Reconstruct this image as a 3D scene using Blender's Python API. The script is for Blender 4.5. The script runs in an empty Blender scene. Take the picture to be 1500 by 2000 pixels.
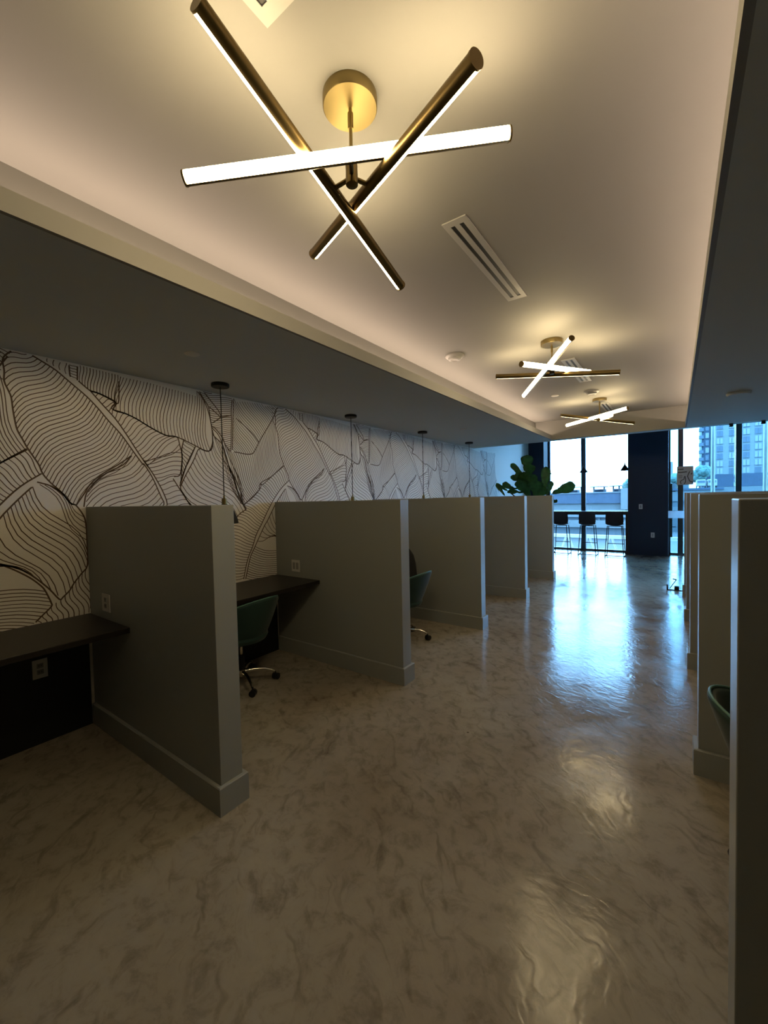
import bpy, bmesh, math, random
from mathutils import Vector, Matrix
random.seed(7)
C = bpy.context.scene
COL = C.collection
PI = math.pi

# ------------------------------------------------------------------ camera
F_PX, YAW, PITCH, ROLL, CAM_H = 800.43, 0.6196, -0.0343, -0.0216, 1.53
fwd = Vector((-math.sin(YAW)*math.cos(PITCH), math.cos(YAW)*math.cos(PITCH), math.sin(PITCH)))
rt = Vector((math.cos(YAW), math.sin(YAW), 0)); up = rt.cross(fwd)
r2 = rt*math.cos(ROLL)+up*math.sin(ROLL); u2 = -rt*math.sin(ROLL)+up*math.cos(ROLL)
cd = bpy.data.cameras.new('camera'); cam = bpy.data.objects.new('camera', cd); COL.objects.link(cam)
cam.matrix_world = Matrix(((r2.x, u2.x, -fwd.x, 0), (r2.y, u2.y, -fwd.y, 0), (r2.z, u2.z, -fwd.z, CAM_H), (0, 0, 0, 1)))
cd.sensor_fit = 'HORIZONTAL'; cd.sensor_width = 36; cd.lens = 36*F_PX/1500; cd.clip_start = .02; cd.clip_end = 1000
C.camera = cam

# ------------------------------------------------------------------ light and exposure
SKY_COLOR, SKY_STRENGTH = (0.25, 0.58, 1.0), 16.5
TUBE_COLOR, TUBE_STRENGTH = (1.0, 0.77, 0.42), 48.0
COVE_COLOR, COVE_STRENGTH = (1.0, 0.74, 0.53), 92.0
C.view_settings.view_transform = 'Standard'; C.view_settings.look = 'None'
C.view_settings.gamma = 1; C.view_settings.use_curve_mapping = False
C.view_settings.exposure = 0.32
w = bpy.data.worlds.new('world'); C.world = w; w.use_nodes = True
bg = w.node_tree.nodes['Background']; bg.inputs[0].default_value = (*SKY_COLOR, 1); bg.inputs[1].default_value = SKY_STRENGTH

# ------------------------------------------------------------------ materials
def mat(name, col, rough=.6, metal=0.0, noise=0.0, scale=8, bump=0.0, bscale=60, spec=.5, sheen=0.0):
    m = bpy.data.materials.new(name); m.use_nodes = True; nt = m.node_tree; b = nt.nodes['Principled BSDF']
    b.inputs['Base Color'].default_value = (*col, 1); b.inputs['Roughness'].default_value = rough
    b.inputs['Metallic'].default_value = metal; b.inputs['Specular IOR Level'].default_value = spec
    if sheen: b.inputs['Sheen Weight'].default_value = sheen; b.inputs['Sheen Roughness'].default_value = .4
    tc = nt.nodes.new('ShaderNodeTexCoord')
    if noise:
        n = nt.nodes.new('ShaderNodeTexNoise'); n.inputs['Scale'].default_value = scale; n.inputs['Detail'].default_value = 5
        nt.links.new(tc.outputs['Object'], n.inputs['Vector'])
        r = nt.nodes.new('ShaderNodeValToRGB'); r.color_ramp.elements[0].position = .3; r.color_ramp.elements[1].position = .7
        r.color_ramp.elements[0].color = (*[c*(1-noise) for c in col], 1); r.color_ramp.elements[1].color = (*[min(1, c*(1+noise)) for c in col], 1)
        nt.links.new(n.outputs['Fac'], r.inputs['Fac']); nt.links.new(r.outputs['Color'], b.inputs['Base Color'])
    if bump:
        n2 = nt.nodes.new('ShaderNodeTexNoise'); n2.inputs['Scale'].default_value = bscale; n2.inputs['Detail'].default_value = 3
        nt.links.new(tc.outputs['Object'], n2.inputs['Vector'])
        bp = nt.nodes.new('ShaderNodeBump'); bp.inputs['Strength'].default_value = bump; bp.inputs['Distance'].default_value = .004
        nt.links.new(n2.outputs['Fac'], bp.inputs['Height']); nt.links.new(bp.outputs['Normal'], b.inputs['Normal'])
    return m
def emis(name, col, s):
    m = bpy.data.materials.new(name); m.use_nodes = True; nt = m.node_tree; nt.nodes.clear()
    o = nt.nodes.new('ShaderNodeOutputMaterial'); e = nt.nodes.new('ShaderNodeEmission')
    e.inputs[0].default_value = (*col, 1); e.inputs[1].default_value = s
    nt.links.new(e.outputs[0], o.inputs[0]); return m
def glass(name, tint, refl=1.0, frost=0.0):
    m = bpy.data.materials.new(name); m.use_nodes = True; nt = m.node_tree; nt.nodes.clear()
    o = nt.nodes.new('ShaderNodeOutputMaterial'); t = nt.nodes.new('ShaderNodeBsdfTransparent'); g = nt.nodes.new('ShaderNodeBsdfGlossy')
    t.inputs[0].default_value = (*tint, 1); g.inputs['Roughness'].default_value = .02
    fr = nt.nodes.new('ShaderNodeFresnel'); fr.inputs[0].default_value = 1.45
    mx = nt.nodes.new('ShaderNodeMixShader'); nt.links.new(fr.outputs[0], mx.inputs[0]); nt.links.new(t.outputs[0], mx.inputs[1]); nt.links.new(g.outputs[0], mx.inputs[2])
    out = mx
    if frost:
        d = nt.nodes.new('ShaderNodeBsdfTranslucent'); d.inputs[0].default_value = (.8, .85, .9, 1)
        df = nt.nodes.new('ShaderNodeBsdfDiffuse'); df.inputs[0].default_value = (.8, .85, .9, 1)
        m2 = nt.nodes.new('ShaderNodeMixShader'); m2.inputs[0].default_value = .3; nt.links.new(d.outputs[0], m2.inputs[1]); nt.links.new(df.outputs[0], m2.inputs[2])
        m3 = nt.nodes.new('ShaderNodeMixShader'); m3.inputs[0].default_value = frost; nt.links.new(mx.outputs[0], m3.inputs[1]); nt.links.new(m2.outputs[0], m3.inputs[2]); out = m3
    nt.links.new(out.outputs[0], o.inputs[0]); return m
def floor_mat():
    m = bpy.data.materials.new('polished_concrete'); m.use_nodes = True; nt = m.node_tree; N = nt.nodes; L = nt.links; b = N['Principled BSDF']
    tc = N.new('ShaderNodeTexCoord')
    def noise(scale, det=6, dist=0.0, rough=.55, vec=None):
        n = N.new('ShaderNodeTexNoise'); n.inputs['Scale'].default_value = scale; n.inputs['Detail'].default_value = det
        n.inputs['Distortion'].default_value = dist; n.inputs['Roughness'].default_value = rough
        L.new(vec or tc.outputs['Object'], n.inputs['Vector']); return n
    def ramp(src, stops):
        r = N.new('ShaderNodeValToRGB'); el = r.color_ramp.elements
        while len(el) < len(stops): el.new(.5)
        for e, (p, c) in zip(el, stops): e.position = p; e.color = (*c, 1)
        L.new(src, r.inputs['Fac']); return r
    def mix(a, bb, fac, mode='MULTIPLY'):
        x = N.new('ShaderNodeMix'); x.data_type = 'RGBA'; x.blend_type = mode
        if isinstance(fac, float): x.inputs[0].default_value = fac
        else: L.new(fac, x.inputs[0])
        L.new(a, x.inputs[6])
        if isinstance(bb, tuple): x.inputs[7].default_value = (*bb, 1)
        else: L.new(bb, x.inputs[7])
        return x.outputs[2]
    big = ramp(noise(.9, 4, .4).outputs['Fac'], [(.3, (.215, .180, .135)), (.5, (.285, .252, .200)), (.72, (.340, .315, .265))])
    mid = ramp(noise(10, 9, .4, .70).outputs['Fac'], [(.28, (.60, .57, .52)), (.5, (1, 1, 1)), (.75, (1.12, 1.12, 1.1))])
    c = mix(big.outputs['Color'], mid.outputs['Color'], 1.0)
    # short trowel swirls: noise stretched along a slowly turning direction
    nv = noise(1.6, 4); wm = N.new('ShaderNodeVectorMath'); wm.operation = 'MULTIPLY_ADD'; wm.inputs[1].default_value = (.5, .5, 0)
    L.new(nv.outputs['Color'], wm.inputs[0]); L.new(tc.outputs['Object'], wm.inputs[2])
    rot = N.new('ShaderNodeVectorRotate'); rot.rotation_type = 'Z_AXIS'; rot.inputs['Angle'].default_value = .7; L.new(wm.outputs[0], rot.inputs['Vector'])
    mp = N.new('ShaderNodeMapping'); mp.inputs['Scale'].default_value = (5.0, 17.0, 1); L.new(rot.outputs[0], mp.inputs['Vector'])
    sw = noise(1.0, 3, .35, .5, mp.outputs[0])
    swr = ramp(sw.outputs['Fac'], [(.30, (.42, .38, .34)), (.44, (1, 1, 1)), (1, (1.05, 1.05, 1.05))])
    c = mix(c, swr.outputs['Color'], .5)
    vo = N.new('ShaderNodeTexVoronoi'); vo.inputs['Scale'].default_value = 3.1; L.new(tc.outputs['Object'], vo.inputs['Vector'])
    sp = ramp(vo.outputs['Distance'], [(.018, (.12, .1, .08)), (.03, (1, 1, 1))])
    c = mix(c, sp.outputs['Color'], .8)
    L.new(c, b.inputs['Base Color'])
    rr = N.new('ShaderNodeMapRange'); rr.inputs['From Min'].default_value = .3; rr.inputs['From Max'].default_value = .7
    rr.inputs['To Min'].default_value = .10; rr.inputs['To Max'].default_value = .24; L.new(noise(2.2, 5, 1.0).outputs['Fac'], rr.inputs['Value'])
    L.new(rr.outputs[0], b.inputs['Roughness']); b.inputs['Specular IOR Level'].default_value = .36; b.inputs['IOR'].default_value = 1.43
    mp2 = N.new('ShaderNodeMapping'); mp2.inputs['Scale'].default_value = (15, 26, 1); L.new(rot.outputs[0], mp2.inputs['Vector'])
    bn = noise(1.0, 3, .3, .45, mp2.outputs[0])
    bp = N.new('ShaderNodeBump'); bp.inputs['Strength'].default_value = .3; bp.inputs['Distance'].default_value = .005
    L.new(bn.outputs['Fac'], bp.inputs['Height']); L.new(bp.outputs['Normal'], b.inputs['Normal'])
    return m

def paper(name, col):
    m = mat(name, col, .7); nt = m.node_tree; b = nt.nodes['Principled BSDF']; t = nt.nodes.new('ShaderNodeBsdfTranslucent'); t.inputs[0].default_value = (*col, 1)
    x = nt.nodes.new('ShaderNodeMixShader'); x.inputs[0].default_value = .2; nt.links.new(b.outputs[0], x.inputs[1]); nt.links.new(t.outputs[0], x.inputs[2])
    nt.links.new(x.outputs[0], nt.nodes['Material Output'].inputs[0]); return m
M = dict(
    wall=mat('matt_grey_green_paint', (.28, .30, .27), .85),
    partition=mat('sage_wall_paint', (.275, .285, .265), .36, bump=.08, bscale=140),
    soffit=mat('grey_ceiling_paint', (.54, .56, .545), .75, bump=.05, bscale=120),
    ceiling=mat('white_ceiling_paint', (.175, .171, .162), .8),
    fascia=mat('white_trim_paint', (.25, .243, .225), .6),
    mural=mat('mural_paper', (.86, .82, .75), .6, bump=.06, bscale=90),
    ink=mat('mural_ink_brown', (.115, .066, .034), .55),
    floor=floor_mat(),
    dark_wall=mat('navy_black_wall_paint', (.013, .026, .046), .5, spec=.25),
    black_panel=mat('black_panel', (.004, .004, .004), .5),
    desk=mat('espresso_laminate', (.012, .009, .007), .36, noise=.25, scale=14),
    brass=mat('brushed_brass', (.26, .20, .085), .40, 1.0),
    bronze=mat('dark_brass_tube', (.19, .135, .055), .34, 1.0),
    chrome=mat('chrome', (.75, .70, .62), .15, 1.0),
    black=mat('black_metal', (.008, .008, .008), .5, spec=.25),
    black_plastic=mat('black_plastic', (.01, .01, .01), .45),
    cord=mat('woven_cord', (.03, .028, .025), .8, noise=.9, scale=90),
    white_plastic=mat('white_plastic', (.55, .54, .51), .45),
    vent=mat('vent_white', (.27, .265, .25), .5),
    velvet=mat('green_velvet', (.010, .040, .034), (.75), sheen=.15, bump=.1, bscale=200),
    piping=mat('green_piping', (.09, .20, .17), .6),
    frame=mat('window_frame_dark', (.018, .045, .065), .4),
    leaf=mat('fig_leaf_green', (.05, .15, .035), .45, noise=.35, scale=14),
    stem=mat('fig_stem_brown', (.07, .045, .022), .8),
    pot=mat('pot_ceramic', (.45, .43, .40), .5),
    stool=mat('stool_shell_brown', (.028, .015, .012), .5),
    bag=mat('backpack_fabric', (.008, .008, .009), .85),
    sign=paper('sign_paper', (.27, .33, .42)),
    sign_ink=mat('sign_ink', (.015, .02, .03), .6),
    tube=emis('led_diffuser', TUBE_COLOR, TUBE_STRENGTH),
    cove=emis('cove_led', COVE_COLOR, COVE_STRENGTH),
    glass=glass('window_glass', (.93, .96, .98)),
    door_glass=glass('door_glass', (.80, .93, .97)),
    frost=glass('frosted_band', (.9, .95, .97), frost=.55),
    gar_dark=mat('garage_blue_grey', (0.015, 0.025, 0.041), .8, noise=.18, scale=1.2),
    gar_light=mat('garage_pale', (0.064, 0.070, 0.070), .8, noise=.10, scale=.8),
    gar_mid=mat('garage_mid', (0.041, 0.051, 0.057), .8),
    coping=mat('white_coping', (0.172, 0.153, 0.129), .7),
    ground=mat('street_asphalt', (0.045, 0.047, 0.047), .9),
    tower=mat('tower_render', (0.097, 0.100, 0.097), .8),
    tower_win=mat('tower_window', (0.015, 0.025, 0.039), .3),
    tower_pale=mat('tower_pale_window', (0.124, 0.124, 0.116), .5),
    post=mat('white_post', (0.35, 0.33, 0.28), .5),
    wall_plate=mat('wall_plate_white', (.62, .60, .55), .45),
    tree=mat('street_tree', (.045, .085, .07), .9, noise=.4, scale=2),
    car=mat('white_vehicle', (0.153, 0.139, 0.126), .5),
)

# ------------------------------------------------------------------ helpers
def link(name, bm, m, parent=None, smooth=False):
    me = bpy.data.meshes.new(name); bmesh.ops.recalc_face_normals(bm, faces=bm.faces); bm.to_mesh(me); bm.free()
    for x in (m if isinstance(m, (list, tuple)) else [m]): me.materials.append(x)
    if smooth:
        for p in me.polygons: p.use_smooth = True
    o = bpy.data.objects.new(name, me); COL.objects.link(o)
    if parent: o.parent = parent
    return o
def autosmooth(o, deg=40):
    me = o.data
    for p in me.polygons: p.use_smooth = True
    bm = bmesh.new(); bm.from_mesh(me)
    for e in bm.edges:
        e.smooth = not (len(e.link_faces) == 2 and e.calc_face_angle(0) > math.radians(deg))
    bm.to_mesh(me); bm.free(); return o
def thing(name, label, cat, loc=(0, 0, 0), rz=0, group=None):
    o = bpy.data.objects.new(name, None); o.empty_display_size = .1; COL.objects.link(o); o.location = loc; o.rotation_euler = (0, 0, rz)
    return tag(o, label, cat, group)
def tag(o, label, cat, group=None):
    o['label'] = label; o['category'] = cat
    if group: o['group'] = group
    return o
def struct(o, label=None):
    o['kind'] = 'structure'
    if label: o['label'] = label
    return o
def box(bm, x0, x1, y0, y1, z0, z1, mi=0, bev=0):
    v = [bm.verts.new(p) for p in ((x0, y0, z0), (x1, y0, z0), (x1, y1, z0), (x0, y1, z0), (x0, y0, z1), (x1, y0, z1), (x1, y1, z1), (x0, y1, z1))]
    fs = [bm.faces.new([v[i] for i in q]) for q in ((3, 2, 1, 0), (4, 5, 6, 7), (0, 1, 5, 4), (1, 2, 6, 5), (2, 3, 7, 6), (3, 0, 4, 7))]
    for f in fs: f.material_index = mi
    if bev:
        es = list({e for f in fs for e in f.edges})
        bmesh.ops.bevel(bm, geom=es, offset=bev, segments=2, affect='EDGES', profile=.5)
def boxo(name, b, m, parent=None, bev=0):
    bm = bmesh.new(); box(bm, *b, bev=bev); return link(name, bm, m, parent)
def frame_of(d):
    d = d.normalized(); a = Vector((0, 0, 1)) if abs(d.z) < .9 else Vector((1, 0, 0))
    s = d.cross(a).normalized(); return s, s.cross(d).normalized()
def tube(bm, pts, r, seg=12, caps=True, mi=0):
    pts = [Vector(p) for p in pts]; rs = r if isinstance(r, (list, tuple)) else [r]*len(pts); rings = []
    s0, t0 = frame_of(pts[1]-pts[0])
    for i, p in enumerate(pts):
        d = (pts[min(i+1, len(pts)-1)]-pts[max(i-1, 0)]).normalized()
        s = (s0-d*s0.dot(d)).normalized(); t = s.cross(d).normalized(); s0 = s
        rings.append([bm.verts.new(p+(s*math.cos(2*PI*k/seg)+t*math.sin(2*PI*k/seg))*rs[i]) for k in range(seg)])
    for a, b in zip(rings, rings[1:]):
        for k in range(seg): bm.faces.new((a[k], a[(k+1) % seg], b[(k+1) % seg], b[k])).material_index = mi
    if caps:
        bm.faces.new(rings[0]).material_index = mi; bm.faces.new(rings[-1][::-1]).material_index = mi
def lathe(bm, prof, seg=32, c=(0, 0, 0), mi=0):
    rings = []
    for r, z in prof:
        if r < 1e-5: rings.append([bm.verts.new((c[0], c[1], c[2]+z))])
        else: rings.append([bm.verts.new((c[0]+r*math.cos(2*PI*k/seg), c[1]+r*math.sin(2*PI*k/seg), c[2]+z)) for k in range(seg)])
    for a, b in zip(rings, rings[1:]):
        for k in range(seg):
            q = [a[k % len(a)], a[(k+1) % len(a)], b[(k+1) % len(b)], b[k % len(b)]]
            u = []
            for v in q:
                if v not in u: u.append(v)
            if len(u) > 2: bm.faces.new(u).material_index = mi
def tubeo(name, pts, r, m, parent=None, seg=12):
    bm = bmesh.new(); tube(bm, pts, r, seg); return autosmooth(link(name, bm, m, parent))
def latheo(name, prof, m, parent=None, seg=32, c=(0, 0, 0)):
    bm = bmesh.new(); lathe(bm, prof, seg, c); return autosmooth(link(name, bm, m, parent))
def dup(root, loc, rz=None, label=None, group=None):
    def cp(o, par):
        c = o.copy(); COL.objects.link(c)
        if par: c.parent = par
        for ch in list(o.children): cp(ch, c)
        return c
    r = cp(root, None); r.location = loc
    if rz is not None: r.rotation_euler = (0, 0, rz)
    if label: r['label'] = label
    if group: r['group'] = group
    return r
# ------------------------------------------------------------------ the setting
XW, ZS, ZC, ZT = -3.339, 2.4916, 2.8235, 1.5126
XTL, XUL, XTR, XUR, YE = -1.790, -2.067, 0.107, 0.385, 7.668
XR, YF, YB, ZH = 1.63, 12.2, -3.0, 3.6
struct(boxo('floor', (-3.5, 4.1, -3.1, 12.3, -.12, 0), M['floor']))
# ceiling: lowered grey ceiling with a raised white tray, a ledge for the cove light, and the taller bay by the windows
bm = bmesh.new()
box(bm, XW, XTL-.02, YB, YE, ZS, ZS+.012, 0)
box(bm, XTR+.02, XR, YB, YE, ZS, ZS+.012, 0)
box(bm, XTL-.02, XTR+.02, YB, -1.6, ZS, ZS+.012, 0)
box(bm, XW, XUL, YB, YE, ZS+.012, ZC+.05, 1); box(bm, XUR, XR, YB, YE, ZS+.012, ZC+.05, 1)
box(bm, XUL, XTL-.02, YB, YE, ZS+.0121, ZS+.02, 1); box(bm, XTR+.02, XUR, YB, YE, ZS+.0121, ZS+.02, 1)
box(bm, XUL, XUR, -1.62, YE, ZC, ZC+.05, 1); box(bm, XUL, XUR, YB, -1.62, ZS+.0125, ZC+.05, 1)
box(bm, XW, 4.1, YE+.2, 12.3, ZH, ZH+.1, 1)
struct(link('ceiling', bm, [M['soffit'], M['ceiling']]))
struct(boxo('trim_1', (XTL-.02, XTL, -1.6, YE, ZS, 2.571), M['fascia']), 'pale lip along the left side of the ceiling tray')
struct(boxo('trim_2', (XTR, XTR+.02, -1.6, YE, ZS, 2.571), M['fascia']), 'pale lip along the right side of the ceiling tray')
struct(boxo('trim_3', (XTL-.3, XTR+.28, YE, YE+.02, ZS, ZC), M['ceiling']), 'pale upright closing the far end of the ceiling tray')
bm = bmesh.new(); box(bm, XW, 4.1, YE+.02, YE+.2, ZS, ZH+.05); struct(link('wall_beam', bm, M['soffit']))
struct(boxo('wall_near_right', (XR+.101, 4.1, YE+.02, YE+.2, 0, ZS-.001), M['wall']))
for side, x in (('left', XUL+.05), ('right', XUR-.05)):
    o = boxo('led_strip', (x-.006, x+.006, -1.5, YE-.08, ZS+.022, ZS+.030), M['cove'])
    tag(o, 'warm LED strip hidden on the ledge along the %s side of the ceiling tray' % side, 'light strip', 'cove light strips')

# left wall with the leaf mural drawn on it
MURAL=[
([(0.837,2.497),(0.917,2.457),(0.983,2.42),(1.034,2.378),(1.087,2.334),(1.154,2.277),(1.219,2.207),(1.281,2.129),(1.358,2.042),(1.444,1.913)],[(0.775,2.496),(0.738,2.457),(0.72,2.419),(0.725,2.355),(0.722,2.293),(0.739,2.24),(0.751,2.199),(0.756,2.125),(0.763,2.057),(0.772,2.001),(0.795,1.946),(0.815,1.897),(0.841,1.847),(0.87,1.79),(0.888,1.732),(0.929,1.673),(0.966,1.633),(0.992,1.599),(1.024,1.546),(1.058,1.528),(1.071,1.542)],36,0,1,1,0.78),
([(1.071,1.542),(1.115,1.612),(1.148,1.669),(1.213,1.736),(1.328,1.814),(1.425,1.889)],None,0,0,1,0,1),
([(1.425,1.889),(1.363,1.816),(1.253,1.752),(1.173,1.677),(1.134,1.626),(1.117,1.584),(1.105,1.513)],None,0,0,1,0,1),
([(1.444,1.913),(1.506,1.824),(1.507,1.836),(1.547,1.772),(1.58,1.706),(1.606,1.639),(1.633,1.57),(1.65,1.517),(1.6,1.42),(1.66,1.2),(1.68,1),(1.68,0.76)],[(1.16,1.662),(1.127,1.598),(1.115,1.52),(1.152,1.454),(1.244,1.376),(1.377,1.29),(1.483,1.225),(1.52,1.2),(1.58,1),(1.6,0.76)],32,0,1,0,1),
([(1.174,2.324),(1.246,2.24),(1.328,2.147),(1.399,2.039),(1.473,1.915),(1.543,1.806),(1.508,1.862),(1.534,1.823),(1.575,1.758),(1.615,1.684)],[(1.174,2.324),(1.224,2.316),(1.3,2.29),(1.333,2.27),(1.304,2.221),(1.399,2.198),(1.483,2.165),(1.519,2.145),(1.588,2.11),(1.69,2.069),(1.776,2.067),(1.797,2.002),(1.814,1.925),(1.806,1.83),(1.787,1.754),(1.739,1.741)],30,-0.05,1,1,1),
([(1.615,1.684),(1.65,1.608),(1.676,1.516),(1.645,1.42),(1.71,1.2),(1.73,1),(1.73,0.76)],[(1.731,1.725),(1.783,1.639),(1.829,1.568),(1.868,1.511),(2.02,1.35),(2.12,1.15),(2.16,0.95),(2.16,0.76)],24,-0.04,1,1,1),
([(0.925,2.508),(0.984,2.51),(1.054,2.505)],[(0.923,2.471),(0.981,2.44),(1.055,2.4)],4,0,0,0,1),
([(1.057,2.502),(1.059,2.414),(1.064,2.395)],[(1.106,2.501),(1.103,2.424),(1.101,2.379)],6,0.03,1,1,1),
([(1.109,2.502),(1.194,2.502),(1.362,2.503)],[(1.107,2.377),(1.174,2.324),(1.224,2.316),(1.287,2.291),(1.333,2.27)],13,0.02,0,1,1),
([(1.363,2.507),(1.354,2.289),(1.336,2.263)],None,0,0,1,0,1),
([(1.366,2.496),(1.46,2.503),(1.609,2.51),(1.678,2.507),(1.817,2.502),(1.948,2.494),(1.998,2.447),(2.031,2.396)],[(1.339,2.264),(1.317,2.212),(1.399,2.198),(1.483,2.165),(1.519,2.145),(1.588,2.11),(1.69,2.069),(1.776,2.067),(1.938,2.007),(2.015,1.977),(2.06,1.976),(2.08,1.99)],30,-0.05,0,1,1),
([(1.365,2.485),(1.407,2.504)],None,0,0,0,0,1),
([(2.06,1.976),(2.088,2.004),(2.095,2.063),(2.091,2.18),(2.064,2.318),(2.015,2.426),(1.948,2.494)],None,0,0,1,0,1),
([(1.974,2.499),(2.015,2.434),(2.066,2.36),(2.08,2.262),(2.091,2.197),(2.118,2.184),(2.177,2.123),(2.222,2.041),(2.269,1.984)],[(2.309,2.515),(2.301,2.434),(2.293,2.354),(2.292,2.267),(2.286,2.179),(2.281,2.082),(2.274,1.993)],30,0.03,1,1,1),
([(2.009,2.498),(2.086,2.422),(2.184,2.303),(2.097,2.223)],None,0,0,1,0,1),
([(2.304,2.505),(2.299,1.995)],None,0,0,0,0,1),
([(2.174,2.285),(2.292,2.319)],None,0,0,1,0,1),
([(2.075,2.362),(2.174,2.293)],None,0,0,1,0,1),
([(2.808,2.503),(2.596,2.509),(2.381,2.515),(2.324,2.504),(2.314,2.384),(2.305,2.26),(2.297,2.136),(2.29,2.003)],[(2.851,2.496),(2.765,2.352),(2.677,2.226),(2.604,2.123),(2.544,2.024),(2.509,1.985),(2.444,1.975),(2.36,1.983),(2.309,1.986)],34,0.03,1,1,1),
([(2.586,2.103),(2.527,2.171),(2.433,2.241),(2.341,2.3)],None,0,0,1,0,1),
([(2.196,2.125),(2.212,2.04),(2.284,1.985),(2.36,1.978),(2.444,1.975),(2.52,1.995),(2.592,2.113),(2.689,2.236),(2.778,2.373)],[(2.352,1.517),(2.393,1.498),(2.437,1.524),(2.493,1.56),(2.574,1.634),(2.593,1.7),(2.731,1.77),(2.806,1.826),(2.891,1.889)],34,-0.06,0,1,1),
([(2.099,2.164),(2.106,2.115),(2.193,2.039),(2.227,1.912)],[(2.343,1.535),(2.352,1.526),(2.373,1.512),(2.393,1.498)],7,-0.03,1,0,1),
([(1.835,2.057),(1.812,1.964),(1.813,1.885),(1.8,1.766)],[(1.933,2.003),(1.874,1.881),(1.829,1.799),(1.789,1.687)],11,0.02,1,1,1),
([(1.933,2.003),(1.856,1.856),(1.784,1.663)],None,0,0,1,0,1),
([(2.097,2.114),(2.092,2.046),(2.06,1.976),(2.015,1.974),(1.963,1.985),(1.925,1.909),(1.889,1.842),(1.845,1.768),(1.8,1.679),(1.791,1.639),(1.829,1.568),(1.868,1.511),(2.02,1.35),(2.12,1.15),(2.14,0.8)],[(2.308,1.695),(2.354,1.562),(2.393,1.489),(2.418,1.442),(2.337,1.392),(2.183,1.303),(1.993,1.191),(2.25,0.95),(2.2,0.76)],36,0,1,0,1),
([(2.095,2.181),(2.167,2.104),(2.227,1.912),(2.298,1.713),(2.354,1.562),(2.393,1.48),(2.418,1.442)],None,0,0,1,0,1),
([(2.959,1.735),(2.851,1.651),(2.751,1.538),(2.665,1.416),(2.593,1.3),(2.524,1.197),(2.477,1.084),(2.431,1.001),(2.397,0.908),(2.366,0.789)],[(2.893,1.884),(2.731,1.77),(2.622,1.691),(2.593,1.7),(2.585,1.644),(2.404,1.497),(2.393,1.488),(2.418,1.452),(2.319,1.387),(2.21,1.2),(2.17,1),(2.16,0.76)],46,-0.05,1,1,1),
([(2.907,1.647),(2.876,1.614),(2.828,1.559),(2.784,1.505),(2.751,1.461),(2.668,1.333),(2.626,1.28),(2.555,1.167),(2.509,1.09),(2.452,0.998),(2.417,0.892),(2.387,0.786)],None,0,0,1,0,1),
([(2.934,1.666),(2.975,1.662),(3.01,1.653),(3.049,1.619)],[(3.19,1.262),(3.189,1.345),(3.184,1.423),(3.172,1.465)],5,0,0,0,1),
([(2.934,1.68),(3.01,1.653),(3.068,1.599),(3.111,1.536),(3.136,1.527),(3.18,1.449),(3.191,1.376),(3.192,1.293),(3.189,1.112),(3.152,1.056),(3.106,0.997),(3.079,0.951),(3.041,0.914),(3.02,0.903),(2.964,0.989),(2.874,1.096),(2.804,1.149),(2.737,1.18)],None,0,0,1,0,1),
([(2.919,1.661),(2.899,1.637),(2.876,1.609),(2.853,1.581),(2.827,1.554),(2.805,1.527),(2.784,1.505),(2.755,1.47)],[(3.19,1.231),(3.19,1.112),(3.152,1.056),(3.106,0.997),(3.079,0.951),(3.045,0.913)],9,0,0,0,1),
([(2.737,1.446),(2.555,1.167),(2.52,1.111)],[(3.032,0.906),(2.964,0.989),(2.874,1.096),(2.804,1.149),(2.747,1.178)],7,0,0,0,1),
([(2.512,1.094),(2.452,0.998),(2.417,0.892),(2.387,0.786)],[(2.944,0.983),(2.965,0.925),(2.976,0.888),(2.975,0.864),(2.922,0.813),(2.891,0.782),(2.824,0.744),(2.752,0.718)],15,0.03,0,0,1),
([(2.737,1.178),(2.804,1.131),(2.873,1.073),(2.919,1.021),(2.944,0.983),(2.965,0.925),(2.976,0.888),(2.975,0.864),(2.922,0.813),(2.891,0.782)],None,0,0,1,0,1),
([(3.188,1.096),(3.142,1.042),(3.079,0.951),(3.02,0.898),(2.975,0.864),(2.922,0.813),(2.891,0.782)],[(3.215,0.872),(3.184,0.774),(3.149,0.767),(3.076,0.769),(3.015,0.765),(2.975,0.765),(2.905,0.769)],13,0,0,0,1),
([(0.711,2.49),(0.72,2.419),(0.707,2.388),(0.721,2.274)],[(0.683,2.479),(0.682,2.449),(0.68,2.387),(0.677,2.326)],4,0,0,0,1)]
TILE = 2.078
def resample(pts, n, g=1):
    P = [Vector((a, b, 0)) for a, b in pts]; d = [0]
    for a, b in zip(P, P[1:]): d.append(d[-1]+(b-a).length)
    out = []
    for i in range(n):
        t = d[-1]*((i+.5)/n)**g; k = 0
        while k < len(d)-2 and d[k+1] < t: k += 1
        s = (t-d[k])/max(1e-9, d[k+1]-d[k]); out.append((P[k].lerp(P[k+1], s), (P[k+1]-P[k]).normalized()))
    return out
def smooth_line(pts):
    P = [Vector((a, b, 0)) for a, b in pts]
    if len(P) < 3: return P
    Q = [P[0]*2-P[1]]+P+[P[-1]*2-P[-2]]; out = []
    for i in range(1, len(Q)-2):
        p0, p1, p2, p3 = Q[i-1:i+3]
        for s in (0, .33, .66):
            out.append(.5*((2*p1)+(p2-p0)*s+(2*p0-5*p1+4*p2-p3)*s*s+(-p0+3*p1-3*p2+p3)*s**3))
    return out+[P[-1]]
LINES = []
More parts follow.
